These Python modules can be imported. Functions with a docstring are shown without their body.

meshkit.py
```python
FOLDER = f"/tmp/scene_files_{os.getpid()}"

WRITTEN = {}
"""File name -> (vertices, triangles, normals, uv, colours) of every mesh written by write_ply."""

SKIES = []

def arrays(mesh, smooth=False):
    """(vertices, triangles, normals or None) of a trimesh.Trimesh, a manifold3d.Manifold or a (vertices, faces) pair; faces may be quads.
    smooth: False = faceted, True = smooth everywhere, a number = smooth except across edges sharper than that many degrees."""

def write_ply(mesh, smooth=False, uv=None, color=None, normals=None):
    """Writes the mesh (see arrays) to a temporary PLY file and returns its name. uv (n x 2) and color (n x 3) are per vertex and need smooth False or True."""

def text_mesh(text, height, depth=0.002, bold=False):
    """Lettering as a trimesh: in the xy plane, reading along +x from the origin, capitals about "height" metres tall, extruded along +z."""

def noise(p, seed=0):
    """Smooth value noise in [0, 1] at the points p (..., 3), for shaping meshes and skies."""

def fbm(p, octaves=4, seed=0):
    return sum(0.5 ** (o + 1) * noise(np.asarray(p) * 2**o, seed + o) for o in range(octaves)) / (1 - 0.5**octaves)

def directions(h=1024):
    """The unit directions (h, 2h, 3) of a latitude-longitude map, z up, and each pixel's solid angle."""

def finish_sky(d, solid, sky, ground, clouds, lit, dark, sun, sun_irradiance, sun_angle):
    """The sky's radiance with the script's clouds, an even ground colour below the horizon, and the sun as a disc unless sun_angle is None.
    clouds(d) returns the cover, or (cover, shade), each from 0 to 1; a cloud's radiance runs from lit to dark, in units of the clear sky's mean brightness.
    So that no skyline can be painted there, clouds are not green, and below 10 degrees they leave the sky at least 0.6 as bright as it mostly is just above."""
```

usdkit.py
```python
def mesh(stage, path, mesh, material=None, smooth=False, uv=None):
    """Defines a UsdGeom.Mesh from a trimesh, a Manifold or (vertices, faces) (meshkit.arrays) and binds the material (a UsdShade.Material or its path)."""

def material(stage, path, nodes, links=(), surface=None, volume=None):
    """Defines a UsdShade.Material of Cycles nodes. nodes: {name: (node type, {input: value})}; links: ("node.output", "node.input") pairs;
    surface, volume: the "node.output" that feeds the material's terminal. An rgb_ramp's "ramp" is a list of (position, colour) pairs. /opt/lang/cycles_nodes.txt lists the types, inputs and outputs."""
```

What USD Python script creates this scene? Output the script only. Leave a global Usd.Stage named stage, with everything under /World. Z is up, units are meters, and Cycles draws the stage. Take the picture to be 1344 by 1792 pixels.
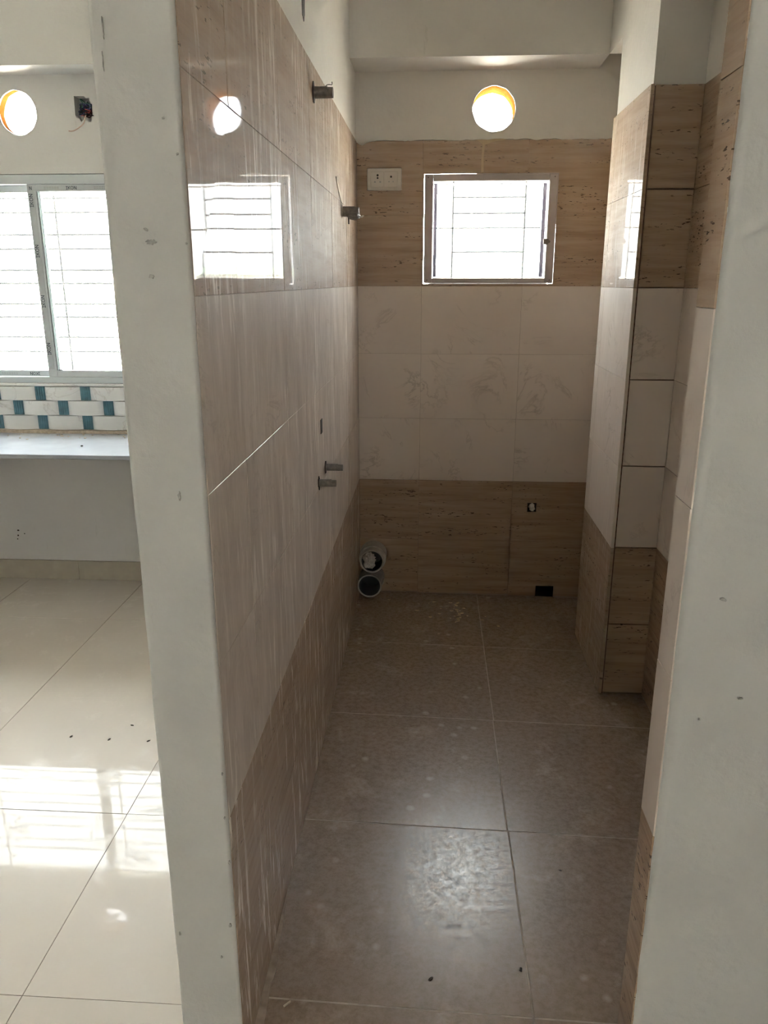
import math, random
import numpy as np, trimesh, usdkit, meshkit
from shapely.geometry import Polygon, box as rect, Point
from shapely.ops import unary_union
from pxr import Usd, UsdGeom, UsdLux, UsdShade, Gf, Sdf

R = random.Random(7)
NR = np.random.RandomState(7)
stage = Usd.Stage.CreateInMemory()
UsdGeom.SetStageUpAxis(stage, 'Z'); UsdGeom.SetStageMetersPerUnit(stage, 1.0)
UsdGeom.Xform.Define(stage, '/World'); UsdGeom.Scope.Define(stage, '/World/Looks')

# ---------------------------------------------------------------- camera, sky, exposure
ZC, YAW, PITCH, FPX = 1.5215, -0.0625, -0.287, 1368.6
EXPOSURE = 0.90
SKY = 4.1
SUN = 250.0
fwd = np.array([math.sin(YAW)*math.cos(PITCH), math.cos(YAW)*math.cos(PITCH), math.sin(PITCH)])
right = np.array([math.cos(YAW), -math.sin(YAW), 0]); up = np.cross(right, fwd)
cam = UsdGeom.Camera.Define(stage, '/World/camera')
cam.AddTransformOp().Set(Gf.Matrix4d(*right, 0, *up, 0, *(-fwd), 0, 0, 0, ZC, 1))
cam.CreateHorizontalApertureAttr(36.0); cam.CreateFocalLengthAttr(36.0*FPX/1344)
cam.CreateProjectionAttr('perspective'); cam.CreateExposureAttr(EXPOSURE)
cam.CreateClippingRangeAttr((0.02, 1000.0)); cam.CreateFStopAttr(0.0)
sky = UsdLux.DomeLight.Define(stage, '/World/sky')
sky.CreateColorAttr(Gf.Vec3f(0.95, 0.98, 1.0)); sky.CreateIntensityAttr(SKY)

sun = UsdLux.DistantLight.Define(stage, '/World/sun')      # high sun behind the building: it lights the yard and the neighbour's wall, none of it enters
sun.CreateIntensityAttr(SUN); sun.CreateColorAttr(Gf.Vec3f(1.0, .94, .84)); sun.CreateAngleAttr(0.53); sun.CreateNormalizeAttr(True)
sun.AddRotateXYZOp().Set((28.0, 0, 0))

# ---------------------------------------------------------------- dimensions
D, DO = 3.672, 3.82            # far wall: tile/plaster face, outer face
XL, XLT = -0.349, -0.468       # partition: tile face, kitchen face
XC, XR, XJ = 0.649, 0.813, 0.393
Y2, Y3, Y1, Y0 = 2.714, 3.235, 1.245, 1.156
ZT, ZC0, ZC1 = 2.1, 0.6, 1.5   # tile top, cream band
ZK = 0.045                     # kitchen and hall floor
CEIL = 2.95
XW, XE, YS = -3.0, 2.2, -3.6   # outer bounds of kitchen and hall
ROWS = [0, .3, .6, .9, 1.2, 1.5, 1.8, 2.1]
def zf(x, y): return .03 - .012*(x+.35) - .005*(y-1.2)

# ---------------------------------------------------------------- materials
def mat(name, nodes, links, surface='p.BSDF'):
    return usdkit.material(stage, '/World/Looks/'+name, nodes, links, surface=surface)
def plain(name, col, rough=.5, metal=0, spec=.5, noise=0, scale=20):
    n = {'p': ('principled_bsdf', {'base_color': col, 'roughness': rough, 'metallic': metal, 'specular_ior_level': spec})}
    l = []
    if noise:
        n['g'] = ('geometry', {}); n['n'] = ('noise_texture', {'scale': scale, 'detail': 4})
        n['r'] = ('rgb_ramp', {'ramp': [(.3, tuple(c*(1-noise) for c in col)), (.7, tuple(min(1, c*(1+noise)) for c in col))]})
        l = [('g.position', 'n.vector'), ('n.fac', 'r.fac'), ('r.color', 'p.base_color')]
    return mat(name, n, l)

def plaster_mat(name, col, stain=.06, bump=.12):
    return mat(name, {
        'g': ('geometry', {}), 'n': ('noise_texture', {'scale': 3.2, 'detail': 6, 'roughness': .6}),
        'r': ('rgb_ramp', {'ramp': [(.35, tuple(c*(1-stain) for c in col)), (.6, col)]}),
        'm': ('mapping', {'scale': (9, 9, 2.2)}), 'n2': ('noise_texture', {'scale': 2.5, 'detail': 5, 'roughness': .65}),
        'r2': ('rgb_ramp', {'ramp': [(.66, (1, 1, 1)), (.74, (.86, .86, .84))]}),
        'mx': ('mix', {'mix_type': 'multiply', 'fac': .8}),
        'nb': ('noise_texture', {'scale': 38, 'detail': 4}), 'b': ('bump', {'strength': bump, 'distance': .012}),
        'p': ('principled_bsdf', {'roughness': .62, 'specular_ior_level': .35})},
        [('g.position', 'n.vector'), ('n.fac', 'r.fac'), ('g.position', 'm.vector'), ('m.vector', 'n2.vector'), ('n2.fac', 'r2.fac'),
         ('r.color', 'mx.color1'), ('r2.color', 'mx.color2'), ('mx.color', 'p.base_color'),
         ('g.position', 'nb.vector'), ('nb.fac', 'b.height'), ('b.normal', 'p.normal')])

def tile_nodes(base, n, l):
    """adds nodes that give 'base.color' for travertine or cream marble, in world space and shifted tile by tile"""
    n.update({'g': ('geometry', {}), 'oi': ('object_info', {}), 'sc': ('math', {'math_type': 'multiply', 'value2': 37.0}),
              'cx': ('combine_xyz', {}), 'va': ('mix', {'mix_type': 'add', 'fac': 1.0})})
    l += [('oi.random', 'sc.value1'), ('sc.value', 'cx.x'), ('sc.value', 'cx.y'), ('sc.value', 'cx.z'), ('g.position', 'va.color1'), ('cx.vector', 'va.color2')]
    if base == 'trav':
        n.update({'m1': ('mapping', {'scale': (3.2, 3.2, 42)}), 'n1': ('noise_texture', {'scale': 1, 'detail': 7, 'roughness': .62, 'distortion': .35}),
                  'r1': ('rgb_ramp', {'ramp': [(.28, (.28, .19, .125)), (.42, (.345, .245, .168)), (.55, (.395, .29, .205)), (.75, (.44, .34, .25))]}),
                  'm2': ('mapping', {'scale': (42, 42, 165)}), 'n2': ('noise_texture', {'scale': 1, 'detail': 3, 'roughness': .5}),
                  'r2': ('rgb_ramp', {'ramp': [(.615, (0, 0, 0)), (.655, (1, 1, 1))]}),
                  'm3': ('mapping', {'scale': (3.5, 3.5, 22)}), 'n3': ('noise_texture', {'scale': 1, 'detail': 2}),
                  'r3': ('rgb_ramp', {'ramp': [(.50, (0, 0, 0)), (.60, (1, 1, 1))]}),
                  'pm': ('mix', {'mix_type': 'multiply', 'fac': 1.0}),
                  'base': ('mix', {'color2': (.10, .065, .04)})})
        l += [('va.color', 'm1.vector'), ('m1.vector', 'n1.vector'), ('n1.fac', 'r1.fac'), ('va.color', 'm2.vector'), ('m2.vector', 'n2.vector'), ('n2.fac', 'r2.fac'),
              ('va.color', 'm3.vector'), ('m3.vector', 'n3.vector'), ('n3.fac', 'r3.fac'), ('r2.color', 'pm.color1'), ('r3.color', 'pm.color2'),
              ('pm.color', 'base.fac'), ('r1.color', 'base.color1')]
    else:
        n.update({'n1': ('noise_texture', {'scale': 3.2, 'detail': 8, 'roughness': .62, 'distortion': 1.4}),
                  'ab': ('math', {'math_type': 'subtract', 'value2': .5}), 'ac': ('math', {'math_type': 'absolute'}),
                  'r1': ('rgb_ramp', {'ramp': [(.0, (1, 1, 1)), (.006, (.6, .6, .6)), (.022, (0, 0, 0))]}),
                  'n2': ('noise_texture', {'scale': 5.5, 'detail': 3}), 'r2': ('rgb_ramp', {'ramp': [(.50, (0, 0, 0)), (.68, (1, 1, 1))]}),
                  'pm': ('mix', {'mix_type': 'multiply', 'fac': 1.0}),
                  'n3': ('noise_texture', {'scale': 2, 'detail': 4}), 'r3': ('rgb_ramp', {'ramp': [(.35, (.70, .61, .535)), (.65, (.765, .68, .605))]}),
                  'base': ('mix', {'color2': (.54, .465, .40)})})
        l += [('va.color', 'n1.vector'), ('n1.fac', 'ab.value1'), ('ab.value', 'ac.value1'), ('ac.value', 'r1.fac'), ('va.color', 'n2.vector'), ('n2.fac', 'r2.fac'),
              ('r1.color', 'pm.color1'), ('r2.color', 'pm.color2'), ('pm.color', 'base.fac'), ('va.color', 'n3.vector'), ('n3.fac', 'r3.fac'), ('r3.color', 'base.color1')]

def tile_mat(name, base, dust=0.0, rough=.07):
    n, l = {}, []
    tile_nodes(base, n, l)
    n['p'] = ('principled_bsdf', {'roughness': rough, 'specular_ior_level': .5, **({'coat_weight': .25, 'coat_roughness': .03, 'specular_ior_level': .12} if dust else {})})
    n['nb'] = ('noise_texture', {'scale': 7, 'detail': 2}); n['b'] = ('bump', {'strength': .10, 'distance': .004})
    l += [('g.position', 'nb.vector'), ('nb.fac', 'b.height'), ('b.normal', 'p.normal')]
    if dust:      # a dried cement wash: a film with vertical runs and pale scratches
        n.update({'dm': ('mapping', {'scale': (6, 6, 2.0)}), 'dn': ('noise_texture', {'scale': 1.7, 'detail': 8, 'roughness': .7, 'distortion': .35}),
                  'dr': ('rgb_ramp', {'ramp': [(.34, (.25,)*3), (.66, (.92,)*3)]}), 'dk': ('mix', {'mix_type': 'multiply', 'fac': 1.0, 'color2': (dust,)*3}),
                  'sm': ('mapping', {'scale': (48, 48, 5.5), 'rotation': (.12, 0, 0)}), 'sn': ('noise_texture', {'scale': 1, 'detail': 5, 'roughness': .62, 'distortion': .5}), 'sk': ('noise_texture', {'scale': 4.5, 'detail': 3}), 'skr': ('rgb_ramp', {'ramp': [(.42, (.08,)*3), (.62, (1,)*3)]}), 'sx': ('mix', {'mix_type': 'multiply', 'fac': 1.0}),
                  'sr': ('rgb_ramp', {'ramp': [(.535, (0,)*3), (.63, (1. if dust > .3 else .4,)*3)]}),
                  'dc': ('mix', {'color2': (.45, .385, .335)}), 'ds': ('mix', {'color2': (.82, .75, .68)}),
                  'rr': ('rgb_ramp', {'ramp': [(.3, (.50,)*3), (.7, (.66,)*3)]})})
        l += [('g.position', 'dm.vector'), ('dm.vector', 'dn.vector'), ('dn.fac', 'dr.fac'), ('dr.color', 'dk.color1'), ('g.position', 'sm.vector'), ('sm.vector', 'sn.vector'), ('sn.fac', 'sr.fac'),
              ('base.color', 'dc.color1'), ('dk.color', 'dc.fac'), ('dc.color', 'ds.color1'), ('g.position', 'sk.vector'), ('sk.fac', 'skr.fac'), ('sr.color', 'sx.color1'), ('skr.color', 'sx.color2'), ('sx.color', 'ds.fac'), ('ds.color', 'p.base_color'),
              ('dn.fac', 'rr.fac'), ('rr.color', 'p.roughness')]
    else:
        l += [('base.color', 'p.base_color')]
    return mat(name, n, l)

M = {}
M['plaster'] = plaster_mat('white_plaster', (.80, .775, .72))
M['end_plaster'] = plaster_mat('putty_plaster', (.63, .63, .595), stain=.10, bump=.25)
M['kitchen_plaster'] = plaster_mat('kitchen_plaster', (.60, .585, .56), stain=.03)
M['trav'] = tile_mat('travertine_tile', 'trav')
M['cream'] = tile_mat('cream_marble_tile', 'cream')
M['trav_dust'] = tile_mat('travertine_tile_hazed', 'trav', dust=.42)
M['cream_dust'] = tile_mat('cream_marble_tile_hazed', 'cream', dust=.80)
M['trav_film'] = tile_mat('travertine_tile_filmed', 'trav', dust=.18)
M['cream_film'] = tile_mat('cream_marble_tile_filmed', 'cream', dust=.15)
M['raw_edge'] = plain('raw_tile_edge', (.10, .055, .04), .8)
M['grout_light'] = plain('light_grout', (.42, .36, .30), .8, noise=.2, scale=40)
M['smear'] = plain('cement_smear', (.335, .27, .215), .8, noise=.25, scale=40)
M['grout_mid'] = plain('tan_grout', (.30, .24, .19), .85)
M['grout_dark'] = plain('dark_grout', (.16, .12, .09), .85)
M['floor_tile'] = mat('brown_floor_tile', {
    'g': ('geometry', {}), 'oi': ('object_info', {}),
    'n1': ('noise_texture', {'scale': 4, 'detail': 7, 'roughness': .65}), 'r1': ('rgb_ramp', {'ramp': [(.3, (.205, .150, .108)), (.7, (.245, .185, .138))]}),
    'n2': ('noise_texture', {'scale': 6.5, 'detail': 6, 'roughness': .7, 'distortion': .4}), 'r2': ('rgb_ramp', {'ramp': [(.56, (0,)*3), (.76, (.7,)*3)]}),
    'v': ('voronoi_texture', {'scale': 13}), 'r3': ('rgb_ramp', {'ramp': [(.10, (.75,)*3), (.20, (0,)*3)]}),
    'n4': ('noise_texture', {'scale': 3.1, 'detail': 2}), 'r4': ('rgb_ramp', {'ramp': [(.5, (0,)*3), (.56, (1,)*3)]}),
    'sp': ('mix', {'mix_type': 'multiply', 'fac': 1.0}), 'mx': ('mix', {'mix_type': 'lighten', 'fac': 1.0}), 'd': ('mix', {'color2': (.46, .39, .32)}),
    'rr': ('rgb_ramp', {'ramp': [(.3, (.20,)*3), (.7, (.42,)*3)]}), 'nr': ('noise_texture', {'scale': 55, 'detail': 6, 'roughness': .75}),
    'b': ('bump', {'strength': .16, 'distance': .0012}), 'p': ('principled_bsdf', {'specular_ior_level': 1.0})},
    [('g.position', 'n1.vector'), ('n1.fac', 'r1.fac'), ('g.position', 'n2.vector'), ('n2.fac', 'r2.fac'), ('g.position', 'v.vector'), ('v.distance', 'r3.fac'),
     ('g.position', 'n4.vector'), ('n4.fac', 'r4.fac'), ('r3.color', 'sp.color1'), ('r4.color', 'sp.color2'), ('r2.color', 'mx.color1'), ('sp.color', 'mx.color2'),
     ('mx.color', 'd.fac'), ('r1.color', 'd.color1'), ('d.color', 'p.base_color'), ('g.position', 'nr.vector'), ('nr.fac', 'rr.fac'), ('rr.color', 'p.roughness'),
     ('nr.fac', 'b.height'), ('b.normal', 'p.normal')])
M['vitrified'] = mat('cream_vitrified_tile', {
    'g': ('geometry', {}), 'n1': ('noise_texture', {'scale': 2.5, 'detail': 5}), 'r1': ('rgb_ramp', {'ramp': [(.3, (.545, .485, .42)), (.7, (.595, .54, .475))]}),
    'n2': ('noise_texture', {'scale': 11, 'detail': 8, 'roughness': .75, 'distortion': .4}), 'r2': ('rgb_ramp', {'ramp': [(.60, (0,)*3), (.74, (.5,)*3)]}),
    'd': ('mix', {'color2': (.50, .45, .385)}), 'rr': ('rgb_ramp', {'ramp': [(.52, (.03,)*3), (.66, (.40,)*3)]}),
    'p': ('principled_bsdf', {'roughness': .45, 'specular_ior_level': .25, 'coat_weight': .40})},
    [('g.position', 'n1.vector'), ('n1.fac', 'r1.fac'), ('g.position', 'n2.vector'), ('n2.fac', 'r2.fac'), ('r2.color', 'd.fac'), ('r1.color', 'd.color1'),
     ('d.color', 'p.base_color'), ('n2.fac', 'rr.fac'), ('rr.color', 'p.coat_roughness')])
M['skirting'] = plain('skirting_tile', (.40, .36, .29), .18, noise=.06)
M['brick'] = plain('brick_lining', (.062, .023, .005), .9, spec=0, noise=.25, scale=30)
M['upvc'] = plain('white_upvc', (.50, .535, .55), .35)
M['film'] = plain('protective_film', (.44, .465, .48), .3)
M['ink'] = plain('print_ink', (.06, .07, .09), .5)
M['frame_grey'] = plain('window_frame_film', (.50, .45, .44), .4, noise=.08, scale=12)
M['rubber'] = plain('black_channel', (.05, .05, .07), .5)
M['bar'] = plain('painted_grille', (.035, .035, .038), .5)
M['steel'] = plain('screw_steel', (.25, .22, .2), .4, metal=.8)
M['glass'] = mat('window_glass', {'lw': ('layer_weight', {'blend': .5}), 'f': ('rgb_ramp', {'ramp': [(0, (.05,)*3), (.45, (.07,)*3), (.7, (.16,)*3), (.85, (.38,)*3), (1, (1,)*3)]}), 't': ('transparent_bsdf', {'color': (.97, .99, .985)}), 'g': ('glossy_bsdf', {'roughness': .02, 'color': (1, 1, 1)}), 'm': ('mix_closure', {})},
                 [('lw.facing', 'f.fac'), ('f.color', 'm.fac'), ('t.BSDF', 'm.closure1'), ('g.BSDF', 'm.closure2')], 'm.closure')
M['glass_edge'] = plain('glass_edge', (.52, .60, .62), .15)
M['granite'] = plain('dusty_granite', (.31, .325, .355), .22, spec=.6, noise=.10, scale=9)
M['mortar'] = plain('mortar', (.40, .335, .27), .9, noise=.25, scale=60)
M['marble'] = mat('white_marble', {
    'g': ('geometry', {}), 'oi': ('object_info', {}), 'sc': ('math', {'math_type': 'multiply', 'value2': 31.0}), 'cx': ('combine_xyz', {}), 'va': ('mix', {'mix_type': 'add', 'fac': 1.0}),
    'n': ('noise_texture', {'scale': 5, 'detail': 5, 'distortion': .8}), 'a': ('math', {'math_type': 'subtract', 'value2': .5}), 'b': ('math', {'math_type': 'absolute'}),
    'r': ('rgb_ramp', {'ramp': [(0, (.50, .48, .46)), (.004, (.60, .59, .57)), (.014, (.66, .655, .635))]}), 'p': ('principled_bsdf', {'roughness': .22})},
    [('oi.random', 'sc.value1'), ('sc.value', 'cx.x'), ('sc.value', 'cx.y'), ('sc.value', 'cx.z'), ('g.position', 'va.color1'), ('cx.vector', 'va.color2'), ('va.color', 'n.vector'),
     ('n.fac', 'a.value1'), ('a.value', 'b.value1'), ('b.value', 'r.fac'), ('r.color', 'p.base_color')])
M['teal'] = plain('teal_strip', (.06, .15, .195), .3, noise=.3, scale=25)
M['pvc'] = plain('dusty_pvc', (.40, .37, .33), .5, noise=.15, scale=30)
M['pvc_in'] = plain('pipe_bore', (.05, .055, .055), .5)
M['paper'] = plain('crumpled_paper', (.62, .58, .52), .8, noise=.15, scale=50)
M['gi'] = plain('grey_pipe_stub', (.17, .155, .14), .6, noise=.3, scale=90)
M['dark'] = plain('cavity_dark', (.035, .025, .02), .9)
M['socket'] = plain('ivory_switch_plastic', (.72, .67, .60), .3)
M['pin'] = plain('socket_pin_hole', (.02, .015, .01), .6)
M['scuff'] = plain('scuff_mark', (.40, .395, .37), .8, noise=.3, scale=120)
M['fleck'] = plain('dark_fleck', (.06, .045, .035), .8)
M['paint_spot'] = plain('dry_putty_spot', (.52, .46, .38), .8)
M['gold_paint'] = plain('dry_tan_paint', (.48, .37, .23), .8)
for k, c in dict(red=(.35, .04, .03), black=(.012, .012, .02), green=(.03, .13, .07), blue=(.03, .03, .13), copper=(.50, .36, .29)).items():
    M['wire_'+k] = plain('wire_'+k, c, .4)
M['ground'] = plain('pale_ground', (.30, .285, .26), .9, noise=.1, scale=.5)
M['facade'] = plain('white_facade', (.55, .55, .53), .9)
M['parapet'] = plain('pale_green_parapet', (.055, .07, .062), .9)
M['pot'] = plain('wood_offcut', (.55, .48, .38), .8)

# ---------------------------------------------------------------- helpers
used = {}
def numbered(path):
    if path not in used:
        used[path] = 0; return path
    used[path] += 1
    return f'{path}_{used[path]:03d}'
def setdata(prim, label=None, cat=None, group=None, kind=None):
    for k, v in (('label', label), ('category', cat), ('group', group), ('kind', kind)):
        if v: prim.SetCustomDataByKey(k, v)
def thing(name, label, cat, group=None, kind=None):
    path = numbered('/World/'+name)
    x = UsdGeom.Xform.Define(stage, path); setdata(x.GetPrim(), label, cat, group, kind); return path
def struct(name, label, cat): return thing(name, label, cat, kind='structure')
def part(parent, name, mesh, m, smooth=False, label=None, kind=None):
    path = numbered(parent+'/'+name)
    if isinstance(mesh, list): mesh = trimesh.util.concatenate(mesh)
    g = usdkit.mesh(stage, path, mesh, M[m] if isinstance(m, str) else m, smooth=smooth)
    setdata(g.GetPrim(), label=label, kind=kind); return path
def single(name, mesh, m, label, cat, group=None, kind=None, smooth=False):
    path = part('/World', name, mesh, m, smooth)
    setdata(stage.GetPrimAtPath(path), label, cat, group, kind); return path
def bx(x0, x1, y0, y1, z0, z1, c=0):
    if c <= 0:
        return trimesh.creation.box(bounds=[[min(x0, x1), min(y0, y1), min(z0, z1)], [max(x0, x1), max(y0, y1), max(z0, z1)]])
    pts = []
    for sx in (0, 1):
        for sy in (0, 1):
            for sz in (0, 1):
                p = np.array([(x0, x1)[sx], (y0, y1)[sy], (z0, z1)[sz]], float); d = np.array([1-2*sx, 1-2*sy, 1-2*sz])*c
                for k in range(3):
                    q = p + d; q[k] = p[k]; pts.append(q)
    return trimesh.convex.convex_hull(np.array(pts))
def ext_xz(poly, y0, y1):
    out = []
    for g in getattr(poly, 'geoms', [poly]):
        m = trimesh.creation.extrude_polygon(g, y1-y0)
        v = m.vertices; m = trimesh.Trimesh(np.c_[v[:, 0], y0+v[:, 2], v[:, 1]], m.faces[:, ::-1], process=False); out.append(m)
    return trimesh.util.concatenate(out)
def ext_yz(poly, x0, x1):
    out = []
    for g in getattr(poly, 'geoms', [poly]):
        m = trimesh.creation.extrude_polygon(g, x1-x0); v = m.vertices
        out.append(trimesh.Trimesh(np.c_[x0+v[:, 2], v[:, 0], v[:, 1]], m.faces, process=False))
    return trimesh.util.concatenate(out)
def ext_xy(poly, z0, z1):
    out = []
    for g in getattr(poly, 'geoms', [poly]):
        m = trimesh.creation.extrude_polygon(g, z1-z0); m.apply_translation((0, 0, z0)); out.append(m)
    return trimesh.util.concatenate(out)
def cyl(p0, p1, r0, r1=None, n=24):
    p0, p1 = np.array(p0, float), np.array(p1, float); r1 = r0 if r1 is None else r1
    d = p1-p0; L = np.linalg.norm(d)
    m = trimesh.creation.cylinder(1.0, L, sections=n); v = m.vertices.copy()
    t = (v[:, 2]/L+.5); s = r0+(r1-r0)*t; v[:, 0] *= s; v[:, 1] *= s; m.vertices = v
    m.apply_transform(trimesh.geometry.align_vectors([0, 0, 1], d/L)); m.apply_translation((p0+p1)/2); return m
def pipe(p0, p1, ro, ri, n=40):
    """open tube whose near end p1 has a flat ring"""
    p0, p1 = np.array(p0, float), np.array(p1, float); L = np.linalg.norm(p1-p0)
    m = trimesh.creation.annulus(ri, ro, L, sections=n)
    m.apply_transform(trimesh.geometry.align_vectors([0, 0, 1], (p1-p0)/L)); m.apply_translation((p0+p1)/2); return m
def tube(pts, r, sides=8):
    p = np.array(pts, float)
    if len(p) > 2:
        from scipy.interpolate import CubicSpline
        t = np.arange(len(p)); p = CubicSpline(t, p)(np.linspace(0, len(p)-1, 8*len(p)))
    t = np.gradient(p, axis=0); t /= np.linalg.norm(t, axis=1, keepdims=True)
    a = np.cross(t, np.where(np.abs(t[:, 2:]) < .9, [0, 0, 1.], [1., 0, 0])); a /= np.linalg.norm(a, axis=1, keepdims=True); b = np.cross(t, a)
    an = np.arange(sides)*2*np.pi/sides; n = len(p)
    v = (p[:, None]+r*(np.cos(an)[None, :, None]*a[:, None]+np.sin(an)[None, :, None]*b[:, None])).reshape(-1, 3)
    i, j = np.meshgrid(np.arange(n-1), np.arange(sides), indexing='ij')
    q = np.stack([i*sides+j, i*sides+(j+1) % sides, (i+1)*sides+(j+1) % sides, (i+1)*sides+j], -1).reshape(-1, 4)
    f = np.vstack([q[:, [0, 1, 2]], q[:, [0, 2, 3]]])
    v = np.vstack([v, p[0], p[-1]])
    caps = [[len(v)-2, (k+1) % sides, k] for k in range(sides)]+[[len(v)-1, (n-1)*sides+k, (n-1)*sides+(k+1) % sides] for k in range(sides)]
    return trimesh.Trimesh(v, np.vstack([f, caps]), process=False)
def rag_circle(cx, cz, rx, rz, amp, seed, n=72):
    r = np.random.RandomState(seed); a = np.linspace(0, 2*np.pi, n, endpoint=False)
    w = sum(r.randn()*np.cos(k*a+r.rand()*6.28)/k**.6 for k in range(2, 14))
    s = 1+amp*w/np.abs(w).max()
    return Polygon(np.c_[cx+rx*s*np.cos(a), cz+rz*s*np.sin(a)])
def blob(cx, cy, rx, ry, seed, amp=.35, n=22): return rag_circle(cx, cy, rx, ry, amp, seed, n)
def tilem(P, u0, u1, v0, v1, depth=.008, c=.0007, tilt=.0004):
    """one bevelled tile; P maps (u, v, n) to the world"""
    t = NR.uniform(-tilt, tilt, 4)
    def ring(i, n): return [(u0+i, v0+i, n+t[0]), (u1-i, v0+i, n+t[1]), (u1-i, v1-i, n+t[2]), (u0+i, v1-i, n+t[3])]
    v = ring(0, -depth)+ring(0, -c)+ring(c, 0)
    f = [(0, 2, 1), (0, 3, 2), (8, 9, 10), (8, 10, 11)]
    for k in (0, 4):
        for i in range(4):
            j = (i+1) % 4; f += [(k+i, k+j, k+4+j), (k+i, k+4+j, k+4+i)]
    m = trimesh.Trimesh([P(*q) for q in v], f, process=False)
    if m.volume < 0: m.invert()
    return m
def loft(poly_pts, z0, z1, amp, seed, step=.03, scale=11):
    """vertical prism over a footprint, its faces slightly uneven as trowelled plaster is"""
    p = np.array(poly_pts, float)
    if Polygon(p).area and Polygon(p).exterior.is_ccw is False: p = p[::-1]
    n = len(p); zs = np.linspace(z0, z1, max(2, int((z1-z0)/step)))
    v = np.array([(x, y, z) for z in zs for x, y in p])
    nrm = np.roll(p, -1, 0)-np.roll(p, 1, 0); nrm = np.c_[nrm[:, 1], -nrm[:, 0]]; nrm /= np.linalg.norm(nrm, axis=1, keepdims=True)+1e-9
    d = (meshkit.fbm(v*scale, 4, seed)-.5)*2*amp
    v[:, :2] += np.tile(nrm, (len(zs), 1))*d[:, None]
    i, j = np.meshgrid(np.arange(len(zs)-1), np.arange(n), indexing='ij')
    q = np.stack([i*n+j, i*n+(j+1) % n, (i+1)*n+(j+1) % n, (i+1)*n+j], -1).reshape(-1, 4)
    return trimesh.Trimesh(v, np.vstack([q[:, [0, 1, 2]], q[:, [0, 2, 3]]]), process=False)
def arc(cx, cy, r, a0, a1, n=7):
    return [(cx+r*math.cos(a), cy+r*math.sin(a)) for a in np.radians(np.linspace(a0, a1, n))]

# ---------------------------------------------------------------- openings in the far wall
WX0, WX1, WZ0, WZ1 = -.056, .523, 1.509, 1.968            # bathroom window
KX0, KX1, KZ0, KZ1 = -2.76, -1.10, 1.04, 1.981            # kitchen window
win_op, kwin_op = rect(WX0, WZ0, WX1, WZ1), rect(KX0, KZ0, KX1, KZ1)
hole = rag_circle(.236, 2.2195, .0905, .0885, .025, 3)
khole = rag_circle(-1.838, 2.229, .086, .089, .03, 11)
drain_op = rect(.527, .0, .614, .066); drain_op = rect(.527, .002, .614, .066)
plug_op = rect(.465, .449, .508, .494)
jb = Polygon([(-1.578, 2.292), (-1.533, 2.290), (-1.526, 2.283), (-1.512, 2.284), (-1.508, 2.262), (-1.500, 2.258), (-1.503, 2.215), (-1.512, 2.192), (-1.503, 2.182),
              (-1.522, 2.190), (-1.545, 2.197), (-1.556, 2.190), (-1.563, 2.203), (-1.575, 2.205), (-1.580, 2.216)])

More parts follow.
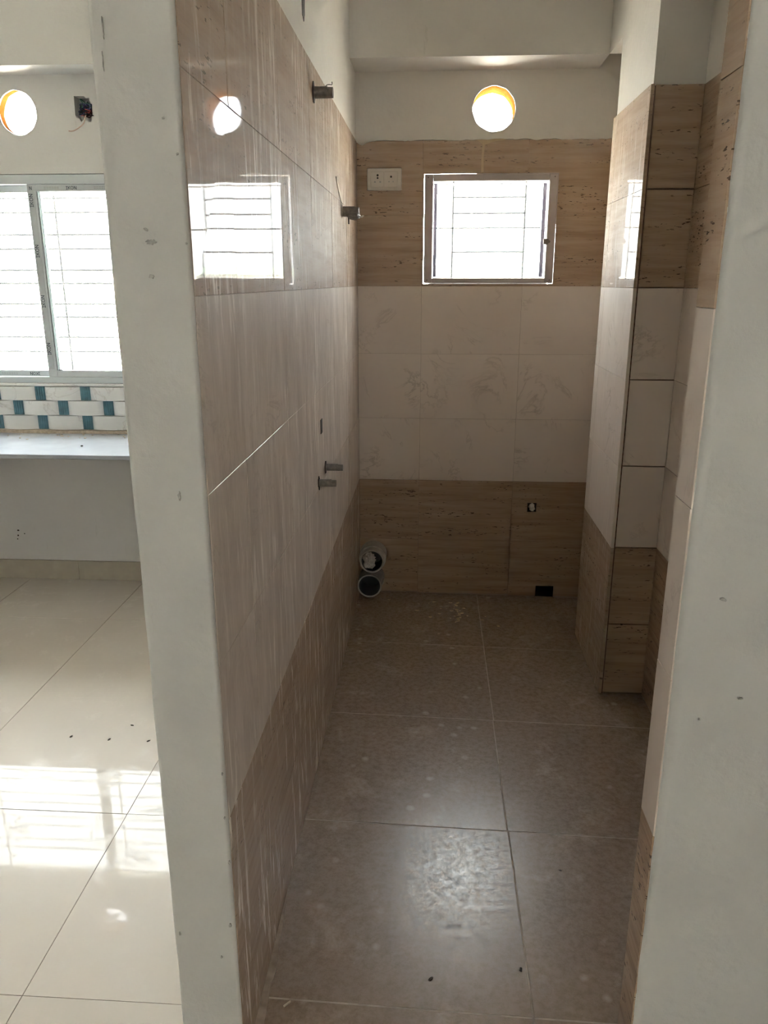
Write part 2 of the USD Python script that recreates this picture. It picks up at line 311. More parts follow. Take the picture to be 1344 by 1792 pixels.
# ================================================================ SETTING
# --- far wall
wf = struct('wall_far', 'outer wall with two windows and two round holes, tiled up to two metres in the bathroom and white in the kitchen', 'wall')
body = rect(XW-.15, -.15, 1.1, CEIL).difference(unary_union([win_op, kwin_op, hole.buffer(.022), khole.buffer(.082), drain_op.buffer(.004), plug_op.buffer(.002), jb.buffer(.003)]))
part(wf, 'masonry', ext_xz(body, D+.010, DO), 'facade')
xs = np.linspace(XL, XR+.003, 90)
zr = 2.100+(meshkit.fbm(np.c_[xs*24, xs*0, xs*0], 4, 5)-.5)*.014 - .016*np.exp(-((xs-(-.325))/.018)**2)
zr = np.minimum(zr, 2.104)
coat = Polygon(list(zip(xs, zr))+[(XR+.003, CEIL), (XL-.003, CEIL), (XL-.003, zr[0])])
part(wf, 'plaster', ext_xz(coat.difference(hole).buffer(0), D-.003, D+.010), 'plaster')
kcoat = rect(XW, ZK, XLT, CEIL).difference(unary_union([kwin_op, khole, jb]))
part(wf, 'plaster', ext_xz(kcoat, D, D+.010), 'kitchen_plaster')
part(wf, 'brick_lining', ext_xz(hole.buffer(.021).difference(hole.buffer(.002)), D+.0102, DO+.004), 'brick')
part(wf, 'brick_lining', [ext_xz(khole.buffer(.081).difference(khole.buffer(.002)), D+.0102, D+.05), ext_xz(khole.buffer(.081).difference(khole.buffer(.055)), D+.05, DO+.004)], 'brick')
Pf = lambda u, v, n: (u, D-n, v)
ub = [XL, -.060, .390, XR]
G = .0007
cuts = unary_union([win_op, drain_op, plug_op])
for i, (z0, z1) in enumerate(zip(ROWS[:-1], ROWS[1:])):
    mm = 'cream' if ZC0 <= z0 < ZC1-.01 else 'trav'
    for j, (u0, u1) in enumerate(zip(ub[:-1], ub[1:])):
        r = rect(u0+G/2, max(z0, (.0225, .018, .0135)[j] if i == 0 else 0)+G/2, u1-G/2, z1-G/2)
        if r.intersects(cuts):
            q = r.difference(cuts)
            for g in getattr(q, 'geoms', [q]):
                if g.area > 1e-4: part(wf, 'tile', ext_xz(g, D, D+.0085), mm)
        else: part(wf, 'tile', tilem(Pf, r.bounds[0], r.bounds[2], r.bounds[1], r.bounds[3]), mm)
part(wf, 'grout', ext_xz(rect(XL, -.03, XR, 2.09).difference(cuts.buffer(.002)), D+.0013, D+.0095), 'grout_mid')
# cavities behind the cut-outs
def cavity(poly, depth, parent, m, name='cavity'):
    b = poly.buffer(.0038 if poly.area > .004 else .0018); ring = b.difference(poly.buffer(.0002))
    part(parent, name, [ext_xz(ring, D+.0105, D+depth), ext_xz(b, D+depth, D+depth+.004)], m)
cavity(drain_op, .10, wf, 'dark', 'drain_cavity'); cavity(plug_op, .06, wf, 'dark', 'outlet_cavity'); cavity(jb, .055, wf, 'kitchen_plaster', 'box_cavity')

# --- partition between bathroom and kitchen
wp = struct('wall_partition', 'plastered partition standing between kitchen and bathroom, its bathroom side covered in dusty tile', 'wall')
r = .008
foot = [(XLT, DO-.145)]+arc(XLT+r, Y0+r, r, 180, 270)+arc(-.3505-r*.8, Y0+r*.8, r*.8, 270, 360)+[(-.3505, Y0+.0085), (-.359, Y0+.0085), (-.359, D)]
fp = [foot[0]]
for a, b in zip(foot[:-1], foot[1:]):
    L = math.dist(a, b); k = max(1, int(L/.03)) if L < .3 else max(1, int(L/.25))
    fp += [(a[0]+(b[0]-a[0])*t/k, a[1]+(b[1]-a[1])*t/k) for t in range(1, k+1)]
part(wp, 'plaster', loft(fp, -.02, CEIL, .0022, 3), 'end_plaster', smooth=40)
part(wp, 'plaster', bx(-.3605, -.3525, Y0+.009, D, ZT, CEIL), 'plaster')
sl1, top_slit = rect(2.400, 1.062, 2.436, 1.106), rect(2.262, 2.165, 2.31, 2.262)
part(wp, 'grout', ext_yz(rect(Y0+.009, -.02, D, ZT-.003), -.3585, -.3502), 'grout_light')
Pl = lambda u, v, n: (XL+n, u, v)
uy = [Y0+.0085, 1.422, 1.872, 2.322, 2.772, 3.222, D]
Gl = .0012
for z0, z1 in zip(ROWS[:-1], ROWS[1:]):
    mm = 'cream_dust' if ZC0 <= z0 < ZC1-.01 else 'trav_dust'
    for u0, u1 in zip(uy[:-1], uy[1:]):
        part(wp, 'tile', tilem(Pl, u0+Gl/2, u1-Gl/2, (z0 if z0 else zf(XL, u1)+.003)+Gl/2, z1-Gl/2, tilt=.0007), mm)
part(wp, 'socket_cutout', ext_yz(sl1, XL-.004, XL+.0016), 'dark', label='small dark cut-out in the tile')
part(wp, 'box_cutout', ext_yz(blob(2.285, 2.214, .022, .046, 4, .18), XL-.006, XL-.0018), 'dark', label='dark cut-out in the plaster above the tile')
# marks on the plastered end
def scuff(parent, x, z, rx, rz, seed, m='scuff', amp=.45):
    part(parent, 'scuff', ext_xz(blob(x, z, rx, rz, seed, amp), Y0-.0028, Y0+.001), m)

# --- recess wall on the right, column, beam
wr = struct('wall_right', 'narrow strip of tiled right bathroom wall seen in the recess beside the column', 'wall')
part(wr, 'masonry', bx(XR+.010, XR+.14, Y1-.09, DO, -.1, CEIL), 'plaster')
part(wr, 'plaster', bx(XR+.003, XR+.010, Y1, D, ZT, CEIL), 'plaster')
Pr = lambda u, v, n: (XR-n, u, v)
ur = [Y1+.002, 1.814, 2.264, Y2, 3.222, D-.009]
for z0, z1 in zip(ROWS[:-1], ROWS[1:]):
    mm = 'cream' if ZC0 <= z0 < ZC1-.01 else 'trav'
    for u0, u1 in zip(ur[:-1], ur[1:]):
        part(wr, 'tile', tilem(Pr, u0+G/2, u1-G/2, max(z0, .012)+G/2, z1-G/2), mm)
col = struct('column', 'tiled boxed column standing in the right rear of the bathroom', 'column')
part(col, 'core', bx(XC+.012, XR+.002, Y2+.0095, Y3-.009, -.02, ZT-.02), 'grout_dark')
part(col, 'plaster', bx(XC+.011, XR+.004, Y2+.011, Y3-.004, ZT-.02, CEIL), 'plaster')
Pc = lambda u, v, n: (XC-n, u, v); Pcf = lambda u, v, n: (u, Y2-n, v); Pcb = lambda u, v, n: (u, Y3+n, v)
for z0, z1 in zip(ROWS[:-1], ROWS[1:]):
    mm = 'cream' if ZC0 <= z0 < ZC1-.01 else 'trav'
    zz = max(z0, .016)
    for u0, u1 in ((Y2-.005, 3.164), (3.164, Y3)):
        part(col, 'tile', tilem(Pc, u0+G/2, u1-G/2, zz+G/2, z1-G/2, depth=.011), mm+'_film')
    part(col, 'tile', tilem(Pcf, XC+.0165, XR-.0012, zz+.003, z1-.001), mm)
    part(col, 'tile', tilem(Pcb, XC+.0125, XR-.001, zz+G/2, z1-G/2), mm)
part(col, 'corner_joint', bx(XC+.0115, XC+.0155, Y2-.002, Y2+.009, .014, ZT-.004), 'raw_edge', label='dark open joint along the column corner')
single('beam', bx(.6602, XR+.0095, Y1-.09, 3.454, 2.366, CEIL), 'plaster', 'white plastered beam running from the column top along the right bathroom wall', 'beam', kind='structure')
single('beam', bx(-.3525, .6598, 3.454, D+.0005, 2.366, CEIL), 'plaster', 'white plastered beam above the round hole and small window in the bathroom', 'beam', kind='structure')
single('beam', bx(XW, XLT-.0005, 3.519, D+.0005, 2.377, CEIL), 'kitchen_plaster', 'white plastered beam above the kitchen window and its round hole', 'beam', kind='structure')

# --- front wall with the right door jamb
wj = struct('wall_front', 'white plastered wall at the right edge of the doorway with a tiled reveal', 'wall')
r = .014
foot = [(XE, Y1), (.4035, Y1), (.4035, Y0+.010), (.3955, Y0+.010)]+arc(.3955+r, Y0+r-.003, r, 180, 270, 9)+[(.42+.02*i, Y0-.003) for i in range(8)]+[(.7, Y0-.003), (1.2, Y0-.003), (XE, Y0-.003)]
part(wj, 'plaster', loft(foot, -.02, CEIL, .0032, 8, scale=9), 'end_plaster', smooth=40)
Pj = lambda u, v, n: (XJ-n, u, v)
JR = [0, .3, .6, .9, 1.19, 1.484, 1.79, 2.1]
for z0, z1 in zip(JR[:-1], JR[1:]):
    mm = 'cream' if .55 <= z0 < 1.4 else 'trav'
    part(wj, 'tile', tilem(Pj, Y0+.0095, Y1, max(z0, .027)+G/2, z1-G/2, depth=.0098), mm)

# --- hall behind the camera and the kitchen's side wall
wl = ext_yz(rect(YS-.12, -.05, D, CEIL).difference(rect(-1.87, 1.22, -1.33, 1.77)), XW-.12, XW)
single('wall_left', wl, 'kitchen_plaster', 'white plastered side wall of kitchen and hall, left of the view', 'wall', kind='structure')
wl = ext_xz(rect(XW, -.05, XE, CEIL).difference(rect(1.32, 1.18, 1.83, 1.72)), YS-.12, YS)
single('wall_rear', wl, 'kitchen_plaster', 'white plastered hall wall behind the viewer with one window opening', 'wall', kind='structure')
single('wall_side', bx(XE, XE+.12, YS-.12, Y1, -.05, CEIL), 'kitchen_plaster', 'white plastered side wall of the hall, right of the view', 'wall', kind='structure')
single('ceiling', bx(XW-.15, XE+.15, YS-.15, DO, CEIL, CEIL+.15), 'plaster', 'white plastered ceiling over kitchen, hall and bathroom', 'ceiling', kind='structure')

# --- floors
fb = struct('floor_bathroom', 'dusty brown tiled bathroom floor', 'floor')
part(fb, 'grout', trimesh.Trimesh([(x, y, zf(x, y)-.00025-d) for d in (0, .06) for x, y in ((XL, Y0+.002), (XR+.005, Y0+.002), (XR+.005, D+.01), (XL, D+.01))],
     [(0, 1, 2), (0, 2, 3), (4, 6, 5), (4, 7, 6)]+[t for i in range(4) for t in ((i, (i+4), (i+1) % 4), ((i+1) % 4, i+4, (i+1) % 4+4))], process=False), 'grout_light')
def Pb(u, v, n):
    w = v-.014*(u-.2)
    return (u, w, zf(u, w)+n)
gy = [Y0+.006, 1.305, 1.897, 2.489, 3.082, D+.012]
gap = .0042
for a, (v0, v1) in enumerate(zip(gy[:-1], gy[1:])):
    xt = (.236, .236, .2335, .2365, .2365)[a]+(.036, .024, .014, -.002, -.012)[a]*0
    for u0, u1 in ((XL-.0035, xt), (xt, XR+.003)):
                part(fb, 'tile', tilem(Pb, u0+gap/2, u1-gap/2, v0+(gap/2 if a else .012), v1-gap/2, depth=.006, c=.0003, tilt=.0002), 'floor_tile')
fk = struct('floor', 'polished cream tile floor of kitchen and hall', 'floor')
kitchen = Polygon([(XW, YS), (XE, YS), (XE, Y0-.004), (XLT, Y0-.004), (XLT, D), (XW, D)])
part(fk, 'grout', ext_xy(kitchen, ZK-.08, ZK-.0012), 'grout_dark')
kx = [XW]+[-.86+.6*k for k in range(-3, 6)]+[XE]; ky = [YS]+[.67+.6*k for k in range(-7, 3)]+[3.19, D]
Pk = lambda u, v, n: (u, v, ZK+n)
for v0, v1 in zip(ky[:-1], ky[1:]):
    for u0, u1 in zip(kx[:-1], kx[1:]):
        q = rect(u0+.0008, v0+.0008, u1-.0008, v1-.0008); c2 = q.intersection(kitchen)
        if c2.area < 1e-4: continue
        for g in getattr(c2, 'geoms', [c2]):
            if abs(g.area-q.area) < 1e-9: part(fk, 'tile', tilem(Pk, *[q.bounds[i] for i in (0, 2, 1, 3)], depth=.006, tilt=.0002), 'vitrified')
            else: part(fk, 'tile', ext_xy(g, ZK-.006, ZK), 'vitrified')
bs = struct('baseboard_far', 'beige tile skirting along the foot of the kitchen wall', 'baseboard')
for a in np.arange(XW, XLT, .6):
    part(bs, 'tile', bx(a+.0008, min(a+.6, XLT)-.0008, D-.009, D-.0004, ZK+.001, .148, .0008), 'skirting')

# ================================================================ bathroom window
w1 = struct('window_1', 'small bathroom window with grey film-covered frame fixed by gaps that leak daylight', 'window')
a, b, c, d = WX0+.005, WX1-.0022, WZ0+.005, WZ1-.0035       # frame outer
def fr(x0, x1, z0, z1, y0, y1, parent, m, ch=.002, name='frame'): part(parent, name, bx(x0, x1, y0, y1, z0, z1, ch), m)
fr(a, a+.036, c, d, D-.006, D+.018, w1, 'frame_grey'); fr(b-.036, b, c, d, D-.006, D+.018, w1, 'frame_grey')
fr(a+.0362, b-.0362, d-.027, d, D-.006, D+.018, w1, 'frame_grey'); fr(a+.0362, b-.0362, c, c+.020, D-.006, D+.018, w1, 'frame_grey')
for x in (a+.014, b-.014):
    for z in (c+.012, d-.012):
        part(w1, 'screw', cyl((x, D-.0078, z), (x, D-.005, z), .0032, n=12), 'steel')
for x, s in ((a+.047, .013), (b-.047, .015)):
    part(w1, 'louvre_channel', bx(x-s/2, x+s/2, D+.045, D+.07, c+.026, d-.032, .001), 'rubber')
part(w1, 'rail', bx(a+.036, b-.036, D+.046, D+.07, d-.036, d-.031), 'upvc')
part(w1, 'pane', bx(a+.052, b-.053, D+.055, D+.059, c+.024, d-.034), 'glass')
part(w1, 'sill', bx(a+.02, b-.02, D+.03, DO+.02, WZ0-.004, c+.019), 'marble')
part(w1, 'latch', [bx(b-.050, b-.028, D-.013, D-.006, 1.676, 1.700, .002), cyl((b-.026, D-.012, 1.688), (b-.026, D-.006, 1.688), .006, n=16)], 'steel')
part(w1, 'putty', bx(.17, b+.0018, D-.004, D+.018, d+.0002, WZ1-.0002), 'frame_grey'); part(w1, 'putty', bx(b+.0002, WX1-.0002, D-.004, D+.018, 1.76, d), 'frame_grey')
g1 = thing('window_grille', 'white steel grille bars outside the small bathroom window', 'grille')
yb = DO+.06
def twisted(p0, p1, s, turns):
    p0, p1 = np.array(p0, float), np.array(p1, float); n = max(8, int(turns*8)); L = np.linalg.norm(p1-p0); dd = (p1-p0)/L
    e1 = np.cross(dd, [0, 1, 0]); e2 = np.cross(dd, e1)
    rings = [p0+dd*L*k/n+s*(math.cos(t)*e1+math.sin(t)*e2) for k in range(n+1) for t in (2*math.pi*turns*k/n+np.arange(4)*math.pi/2)]
    f = []
    for k in range(n):
        for j in range(4):
            q = [k*4+j, k*4+(j+1) % 4, k*4+4+(j+1) % 4, k*4+4+j]; f += [(q[0], q[1], q[2]), (q[0], q[2], q[3])]
    f += [(0, 2, 1), (0, 3, 2), (4*n, 4*n+1, 4*n+2), (4*n, 4*n+2, 4*n+3)]
    m = trimesh.Trimesh(rings, f, process=False)
    if m.volume < 0: m.invert()
    return m
for x in (.077, .408): part(g1, 'vertical_bar', twisted((x, yb, 1.44), (x, yb, 2.05), .0055, 22), 'bar')
for z, x0, x1 in ((1.891, .077, .408), (1.822, .077, .408), (1.758, -.12, .60), (1.652, .077, .408)):
    part(g1, 'horizontal_bar', twisted((x0, yb, z), (x1, yb, z), .0045, 12 if x1 < .5 else 20), 'bar')
for x in (-.13, .60): part(g1, 'side_bar', [bx(x, x+.01, yb-.005, yb+.005, 1.43, 2.06), bx(x+.001, x+.009, DO, yb, 1.70, 1.71)], 'bar')
for z in (1.43, 2.05): part(g1, 'end_bar', bx(-.12, .60, yb-.005, yb+.005, z, z+.01), 'bar')

# ================================================================ kitchen window
w2 = struct('window_2', 'white sliding kitchen window with two sashes still in printed protective film', 'window')
def ring(parent, x0, x1, z0, z1, wl_, wr_, wb, wt, y0, y1, m, names=('frame',)*4, ch=.002):
    part(parent, names[0], bx(x0, x0+wl_, y0, y1, z0, z1, ch), m); part(parent, names[1], bx(x1-wr_, x1, y0, y1, z0, z1, ch), m)
    part(parent, names[2], bx(x0+wl_, x1-wr_, y0, y1, z0, z0+wb, ch), m); part(parent, names[3], bx(x0+wl_, x1-wr_, y0, y1, z1-wt, z1, ch), m)
ring(w2, KX0+.002, KX1-.002, KZ0+.012, KZ1-.003, .04, .04, .030, .040, D-.002, D+.075, 'upvc')
part(w2, 'sill', bx(KX0, KX1, D-.012, D+.10, KZ0-.002, KZ0+.0115, .003), 'marble')
s1 = w2+'/sash'; UsdGeom.Xform.Define(stage, s1); used[s1] = 0
sx0, sx1, sz0, sz1 = -1.840, -1.145, 1.078, 1.938
ring(s1, sx0, sx1, sz0, sz1, .043, .043, .034, .030, D+.004, D+.030, 'upvc', ('stile', 'stile', 'rail', 'rail'))
part(s1, 'film', bx(sx0+.002, sx0+.032, D+.0030, D+.0040, sz0+.04, sz1-.004), 'film')
part(s1, 'film', bx(sx0+.034, sx1-.04, D+.0030, D+.0040, sz1-.027, sz1-.004), 'film')
part(s1, 'bead', [bx(sx0+.043, sx0+.050, D+.006, D+.016, sz0+.034, sz1-.030), bx(sx0+.0515, sx0+.056, D+.010, D+.018, sz0+.034, sz1-.030)], 'glass_edge')
part(s1, 'gasket', [bx(sx0+.0432, sx0+.0445, D+.0045, D+.006, sz0+.034, sz1-.03), bx(sx0+.043, sx0+.07, D+.006, D+.012, sz0+.034, sz0+.037)], 'rubber')
part(s1, 'pane', bx(sx0+.056, sx1-.044, D+.016, D+.020, sz0+.034, sz1-.030), 'glass')
s2 = w2+'/sash_001'; UsdGeom.Xform.Define(stage, s2); used[s1] = 1; used[s2] = 0
tx0, tx1 = -2.715, -1.800
ring(s2, tx0, tx1, sz0, sz1, .043, .036, .030, .030, D+.036, D+.060, 'upvc', ('stile', 'stile', 'rail', 'rail'))
part(s2, 'film', bx(tx0+.04, sx0-.003, D+.0350, D+.0360, sz0+.004, sz0+.026), 'film')
part(s2, 'pane', bx(tx0+.044, tx1-.037, D+.046, D+.050, sz0+.030, sz1-.030), 'glass')
def word(parent, txt, h, x, z, y, ang):
    m = meshkit.text_mesh(txt, h, depth=.0006, bold=True); v = m.vertices.copy(); v[:, 0] -= v[:, 0].mean(); v[:, 1] -= h/2
    ca, sa = math.cos(math.radians(ang)), math.sin(math.radians(ang))
    X, Z = v[:, 0]*ca-v[:, 1]*sa, v[:, 0]*sa+v[:, 1]*ca
    part(parent, 'lettering', trimesh.Trimesh(np.c_[x+X, y-v[:, 2], z+Z], m.faces, process=False), 'ink')
for z in (1.872, 1.655, 1.432, 1.215, ):
    word(s1, 'IKON', .016, sx0+.016, z, D+.0029, 90)
word(s1, 'IKON', .014, -1.632, sz1-.0155, D+.0029, 0); word(s1, 'N', .014, sx0+.018, sz1-.016, D+.0029, 0)
word(s1, 'IKON', .014, -1.30, sz1-.0155, D+.0029, 0)
part(s1, 'small_print', [bx(x+i*.012, x+i*.012+.009, D+.0024, D+.0029, z, z+.0014) for x in (-1.76, -1.53) for z in (sz1-.013, sz1-.019) for i in range(6)], 'steel')
word(s2, 'IKON', .014, -1.925, sz0+.015, D+.0349, 180)
part(s2, 'small_print', [bx(-2.09+i*.012, -2.09+i*.012+.009, D+.0344, D+.0349, z, z+.0014) for z in (sz0+.012, sz0+.018) for i in range(7)], 'steel')
g2 = thing('window_grille', 'white steel grille bars outside the sliding kitchen window', 'grille')
for z in (1.90, 1.836, 1.736, 1.671, 1.573, 1.511, 1.414, 1.351, 1.254, 1.183):
    part(g2, 'horizontal_bar', twisted((-2.9, yb, z), (-.95, yb, z), .0048, 44), 'bar')
for x in (-2.56, -1.818, -1.08): part(g2, 'vertical_bar', twisted((x, yb+.008, 1.0), (x, yb+.008, 2.05), .0058, 26), 'bar')
for x in (-2.91, -.95): part(g2, 'side_bar', [bx(x, x+.01, yb-.005, yb+.015, 1.0, 2.05), bx(x+.001, x+.009, DO, yb, 1.5, 1.51)], 'bar')

# ================================================================ kitchen: backsplash, counter, junction box
sp = struct('backsplash', 'woven-look wall tile of bulging white marble blocks and teal strips between counter and window', 'backsplash')
PER, TG = .2235, .050
def bulge(x0, x1, z0, z1, yb_, dep):
    n = 12; t = np.linspace(0, 1, n+1); xs_ = x0+(x1-x0)*t; ys_ = yb_-.004-dep*np.sin(np.pi*t)**.5
    pts = [(x, y) for x, y in zip(xs_, ys_)]+[(x1, yb_), (x0, yb_)]
    m = trimesh.creation.extrude_polygon(Polygon(pts), z1-z0); m.apply_translation((0, 0, z0)); return m
for zi, (z0, z1, off) in enumerate(((.829, .899, -1.893), (.899, .9705, -1.783), (.9705, 1.037, -1.890))):
    for k in range(-3, 7):
        cx_ = off+k*PER
        if cx_-TG/2 > -.55: continue
        ribs = [bx(cx_-TG/2, cx_+TG/2, D-.004, D-.0004, z0+.0005, z1-.0005)]+[bx(cx_-TG/2+.004+j*.0112, cx_-TG/2+.012+j*.0112, D-.0065, D-.004, z0+.0005, z1-.0005, .001) for j in range(4)]
        part(sp, 'strip', ribs, 'teal')
        part(sp, 'block', bulge(cx_+TG/2, min(cx_+PER-TG/2, XLT-.002), z0+.0016, z1-.0016, D-.0004, .025), 'marble', smooth=60)
ct = thing('countertop', 'dusty grey granite kitchen counter slab under the sliding window', 'countertop')
part(ct, 'slab', bx(XW+.001, XLT-.0005, 3.157, D-.0004, .796, .8143, .0015), 'granite')
xs = np.linspace(XW+.01, XLT-.01, 160); yy = D-.030-.018*meshkit.fbm(np.c_[xs*14, xs*0, xs*0], 4, 2)
part(ct, 'mortar_bead', ext_xy(Polygon(list(zip(xs, yy))+[(XLT-.01, D-.0015), (XW+.01, D-.0015)]), .8144, .8285), 'mortar')
crumb = []
for i in range(40):
    x, y = -2.3+R.random()*1.0, 3.64-abs(R.gauss(0, .06)); s = .002+.004*R.random()
    mm = trimesh.creation.icosphere(1, s); mm.vertices *= [1.3, 1, .5]; mm.apply_translation((x, y, .8143+s*.45)); crumb.append(mm)
part(ct, 'mortar_crumb', crumb, 'mortar', kind='stuff')
f = trimesh.creation.icosphere(1, .005); f.vertices *= [1.2, 1, .6]; f.apply_translation((-1.56, 3.34, .8170))
single('debris', f, 'fleck', 'tiny dark crumb lying on the kitchen counter slab', 'debris')

jbx = thing('junction_wiring', 'bundle of loose coloured wires poking from the ragged box cut-out in the kitchen wall', 'wires')
for i in range(26):
    k = ['black', 'black', 'red', 'blue', 'green', 'black', 'blue', 'black'][i % 8]
    c0 = np.array([-1.533, D+.02, 2.238]); pts = []
    top = {'green': .018, 'blue': .012, 'red': -.012, 'black': 0}[k]
    for j in range(6): pts.append(c0+[R.uniform(-.024, .026), R.uniform(-.032, .02), top+R.uniform(-.022, .016)])
    part(jbx, 'wire', tube(pts, .0021, 6), 'wire_'+k, smooth=True)
part(jbx, 'wire', tube([(-1.535, D+.02, 2.225), (-1.532, D-.014, 2.200), (-1.540, D-.016, 2.180), (-1.565, D-.014, 2.163), (-1.590, D-.010, 2.153), (-1.612, D-.012, 2.152)], .0026, 8), 'wire_copper', smooth=True, label='pale copper-coloured wire hanging out')

# ================================================================ bathroom fittings
so = thing('socket_plate', 'white double socket plate beside the small bathroom window', 'socket')
part(so, 'plate', bx(-.303, -.152, D-.011, D+.001, 1.9005, 1.9915, .003), 'socket')
for i, (x0, x1) in enumerate(((-.287, -.2285), (-.2275, -.169))):
    md = part(so, 'module', bx(x0, x1, D-.0135, D-.0105, 1.914, 1.976, .0012), 'socket')
    cxm = (x0+x1)/2
    holes = [(cxm+.001, 1.962, .0047), (cxm+.001, 1.951, .004), (cxm-.011, 1.935, .0038), (cxm+.012, 1.935, .0038)] if i == 0 else [(cxm, 1.956, .0045), (cxm-.009, 1.936, .0028), (cxm+.009, 1.936, .0028)]
    for hx, hz, hr in holes: part(md, 'pin_hole', cyl((hx, D-.0142, hz), (hx, D-.0125, hz), hr, n=14), 'pin' if hz > 1.94 else 'scuff')
part(so, 'rim', [bx(-.291, -.165, D-.0125, D-.0108, z, z+.0018) for z in (1.9105, 1.9775)]+[bx(x, x+.0018, D-.0125, D-.0108, 1.9105, 1.979) for x in (-.291, -.1668)], 'socket')

def stub(y, z, rad, L, label, plug=True, wire=False, flange=True):
    t = thing('pipe_stub', label, 'pipe')
    part(t, 'sleeve', cyl((XL-.004, y, z), (XL+L*.72, y, z), rad), 'gi', smooth=40)
    part(t, 'plug', cyl((XL+L*.72, y, z-.001), (XL+L, y, z-.001), rad*.92, rad*.88), 'gi', smooth=40)
    if flange: part(t, 'cut_edge', ext_yz(blob(y, z, rad*1.18, rad*1.75, int(y*100), .2), XL-.002, XL+.003), 'dark')
    if wire: part(t, 'wire', tube([(XL+L*.6, y, z+rad*.9), (XL+L*.8, y, z+rad*1.25), (XL+L*.93, y, z+rad*1.2), (XL+L*.95, y, z+rad*1.7)], .0012, 6), 'gi')
    return t
stub(2.41, 2.027, .0155, .056, 'grey plugged pipe stub high on the dusty tiled partition near its top edge', wire=True)
t = stub(3.12, 1.772, .0185, .060, 'grey lumpy pipe stub on the partition just left of the socket plate', flange=False)
bm = trimesh.creation.icosphere(2, .02); bm.vertices += (meshkit.noise(bm.vertices*90, 3)-.5)[:, None]*bm.vertices*.7; bm.vertices *= [1.2, 1, .8]; bm.apply_translation((XL+.040, 3.11, 1.757))
part(t, 'mortar_lump', bm, 'gi', smooth=True)
part(t, 'nib', cyl((XL+.022, 3.11, 1.752), (XL+.022, 3.11, 1.727), .003), 'gi')
part(t, 'tape_tail', tube([(XL+.05, 3.11, 1.757), (XL+.068, 3.11, 1.752), (XL+.076, 3.11, 1.758)], .003), 'socket')
stub(2.487, .936, .0115, .058, 'upper right of the two low grey pipe stubs on the partition', flange=True)
stub(2.333, .922, .0115, .055, 'lower left of the two low grey pipe stubs on the partition', flange=True)
part(wp, 'mortar_smear', ext_yz(Polygon([(2.90, 1.868), (2.95, 1.856), (3.02, 1.832), (3.07, 1.806), (3.06, 1.797), (3.00, 1.815), (2.94, 1.842)]), XL-.001, XL+.0025), 'paint_spot')

p1 = thing('drain_pipe', 'upper grey drain pipe stuffed with crumpled paper in the far left corner', 'pipe')
part(p1, 'collar', pipe((-.281, D-.001, .222), (-.281, 3.59, .222), .066, .052), 'pvc', smooth=40)
part(p1, 'spigot', pipe((-.281, D-.001, .222), (-.281, 3.548, .222), .0585, .051), 'pvc', smooth=40)
part(p1, 'bore', [pipe((-.281, D-.001, .222), (-.281, 3.552, .222), .0508, .0495), cyl((-.281, D-.003, .222), (-.281, D-.001, .222), .0495, n=32)], 'pvc_in')
pw = trimesh.creation.icosphere(4, .036); nz = meshkit.fbm(pw.vertices*55, 3, 9)
pw.vertices *= (.72+.62*np.abs(nz-.5)*2.4)[:, None]; pw.vertices *= [.92, .85, 1.25]; pw.apply_translation((-.295, 3.578, .214))
part(p1, 'paper_wad', pw, 'paper')
p2 = thing('drain_pipe', 'lower open black-mouthed drain pipe resting on the floor in the far left corner', 'pipe')
part(p2, 'spigot', pipe((-.292, D-.001, .099), (-.292, 3.535, .099), .0585, .052), 'pvc', smooth=40)
part(p2, 'bore', [pipe((-.292, D-.001, .099), (-.292, 3.539, .099), .0518, .0505), cyl((-.292, D-.004, .099), (-.292, D-.001, .099), .0505, n=32)], 'pvc_in')
part(p2, 'collar', pipe((-.288, D-.001, .101), (-.288, 3.62, .101), .0605, .0588), 'pvc', smooth=40)
op = trimesh.creation.icosphere(3, .016); op.vertices += (meshkit.noise(op.vertices*120, 2)-.5)[:, None]*op.vertices*.9; op.vertices *= [.9, .5, 1.2]; op.apply_translation((.488, D+.012, .470))
single('outlet_plug', op, 'paper', 'small white plug inside the square cut-out low on the far bathroom wall', 'plug')

# tan run of paint from the round hole to the window, specks on the floor below
run = Polygon([(.150, 2.105), (.195, 2.110), (.26, 2.106), (.300, 2.101), (.235, 2.092), (.203, 2.080), (.199, 2.03), (.201, 1.972), (.190, 1.972), (.190, 2.03), (.192, 2.082), (.178, 2.094)])
part(wf, 'paint_run', ext_xz(run, D-.0008, D+.002), 'gold_paint', label='tan paint run between round hole and window')
spots = []
for i in range(46):
    x, y = .05+R.gauss(0, .16), 3.45+R.gauss(0, .12)
    if i < 22: x, y = .135+R.gauss(0, .014), 3.33+i*.011
    if not (XL+.08 < x < .6 and y < 3.63): continue
    s = R.uniform(.002, .008); spots.append(ext_xy(blob(x, y, s, s*R.uniform(.5, 1.3), i, .4), zf(x, y)-.001, zf(x, y)+.0012))
single('paint_specks', spots, 'gold_paint', 'scatter of dried tan paint specks on the rear bathroom floor', 'specks', kind='stuff')

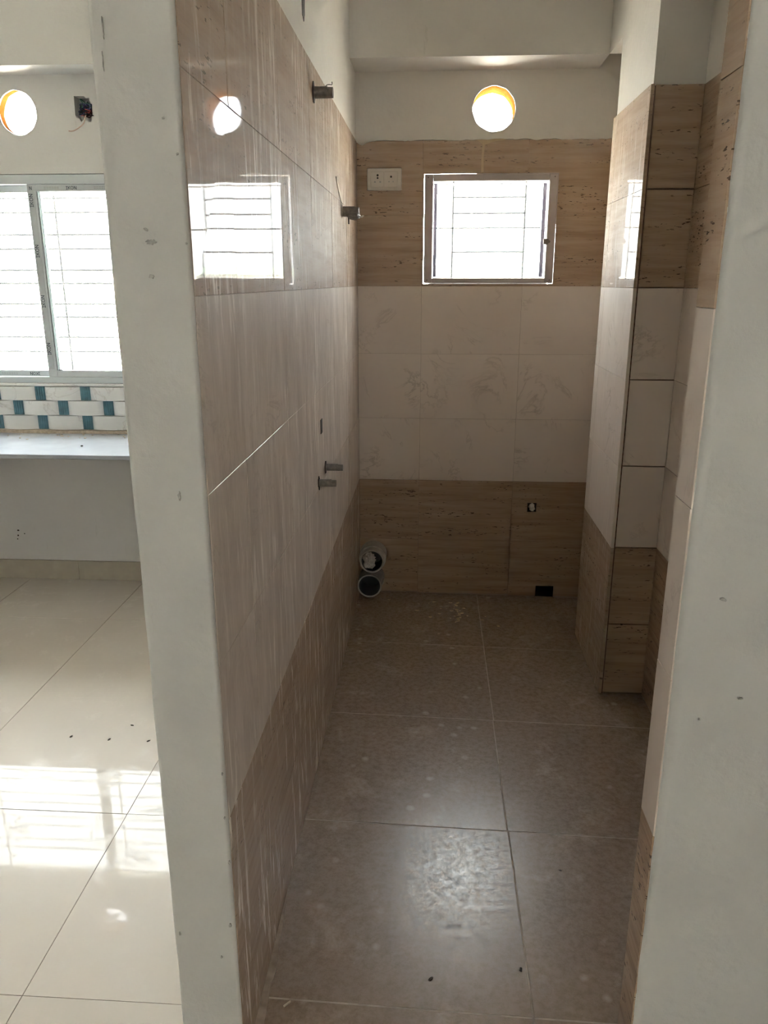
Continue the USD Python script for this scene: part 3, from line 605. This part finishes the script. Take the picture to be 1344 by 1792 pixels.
# loose debris
def chip(name, x, y, z, s, label, m='fleck', fl=(1.6, .8, .45)):
    q = trimesh.creation.icosphere(1, s); q.vertices += (meshkit.noise(q.vertices*400, int(x*100) % 50)-.5)[:, None]*q.vertices*.8
    q.vertices *= fl; q.apply_transform(trimesh.transformations.rotation_matrix(R.random()*3, [0, 0, 1])); q.apply_translation((x, y, z-q.bounds[0][2]*0+s*fl[2]*.7))
    single(name, q, m, label, 'debris')
chip('debris', .018, 1.385, zf(.018, 1.385), .0042, 'dark seed-like fleck on the bathroom floor left of the long floor joint')
chip('debris', .222, 1.425, zf(.222, 1.425), .0036, 'dark fleck on the bathroom floor right beside the long floor joint')
chip('debris', .36, 1.75, zf(.36, 1.75), .0026, 'tiny dark fleck on the bathroom floor right of the long floor joint')
single('stick', tube([(-.296, 1.290, zf(-.29, 1.29)+.004), (-.283, 1.302, zf(-.29, 1.3)+.005)], .0024, 6), 'pot', 'short pale stick at the foot of the partition near the doorway', 'stick')
for x, y, n in ((-1.02, 2.33, 'farthest dark fleck on the cream kitchen floor'), (-1.065, 2.24, 'middle dark fleck on the cream kitchen floor'), (-.93, 2.24, 'dark fleck on the cream kitchen floor nearest the partition'), (-1.2, 2.25, 'leftmost small dark fleck on the cream kitchen floor')):
    chip('debris', x, y, ZK, .004, n)
# scuffs on the plaster ends
for x, z, rx, rz, s in ((-.405, 1.575, .006, .004, 1), (-.408, 1.528, .0035, .0028, 2), (-.411, 1.592, .003, .002, 3), (-.447, 1.845, .0008, .013, 4), (-.451, 1.805, .0006, .010, 5), (-.354, 1.573, .0014, .0014, 6),
                       (-.352, .515, .002, .0035, 8), (-.355, .61, .0014, .002, 9), (-.358, .375, .003, .003, 10), (-.455, .35, .002, .003, 11), (-.379, .30, .0016, .0022, 12), (-.354, .70, .0012, .0022, 13),
                       (-.358, 1.69, .0014, .0018, 14), (-.374, 1.735, .0018, .0012, 15), (-.392, 1.20, .002, .006, 16)):
    scuff(wp, x, z, rx, rz, s)
for x, z, rx, rz, s in ((.452, 1.67, .0016, .0022, 1), (.462, 1.83, .0018, .002, 2), (.453, 1.05, .005, .0025, 3), (.50, .88, .004, .0014, 4), (.46, 1.78, .0014, .01, 5), (.44, .84, .0014, .0014, 6)):
    part(wj, 'scuff', ext_xz(blob(x, z, rx, rz, s, .45), Y0-.0068, Y0-.001), 'scuff')
for x, z, rr_ in ((-2.097, .304, .005), (-2.101, .277, .0045), (-2.066, .287, .003), (-2.106, .258, .003)):
    part(wf, 'scuff', ext_xz(blob(x, z, rr_, rr_*.9, int(z*1000), .3), D-.0012, D+.001), 'fleck')
# cement smear along the foot of the partition near the doorway
pts = []
for y in np.linspace(1.17, 1.62, 30):
    w_ = .006+.012*meshkit.noise(np.array([y*18, .3, .1]), 4)+.012*max(0, 1.34-y)/.17
    pts.append((XL+.0008+w_*min(1, (1.62-y)/.2), y))
sm = Polygon([(XL+.0006, 1.17)]+pts+[(XL+.0006, 1.62)])
v0 = ext_xy(sm, 0, .006); v0.vertices[:, 2] += zf(-.33, 1.4)-.002
part(fb, 'cement_smear', v0, 'smear')

# ================================================================ outside
single('ground', bx(-40, 40, -40, 60, -3.6, -3.4), 'ground', 'pale ground far below outside the windows', 'ground', kind='structure')
nb = thing('neighbouring_building', 'white neighbouring building with pale green parapet outside the small window', 'building')
part(nb, 'wall', bx(-9, 7, 11.0, 16.0, -3.4, 1.60), 'facade'); part(nb, 'parapet', bx(-.95, 2.65, 10.95, 11.10, 1.60, 1.705, .005), 'parapet')
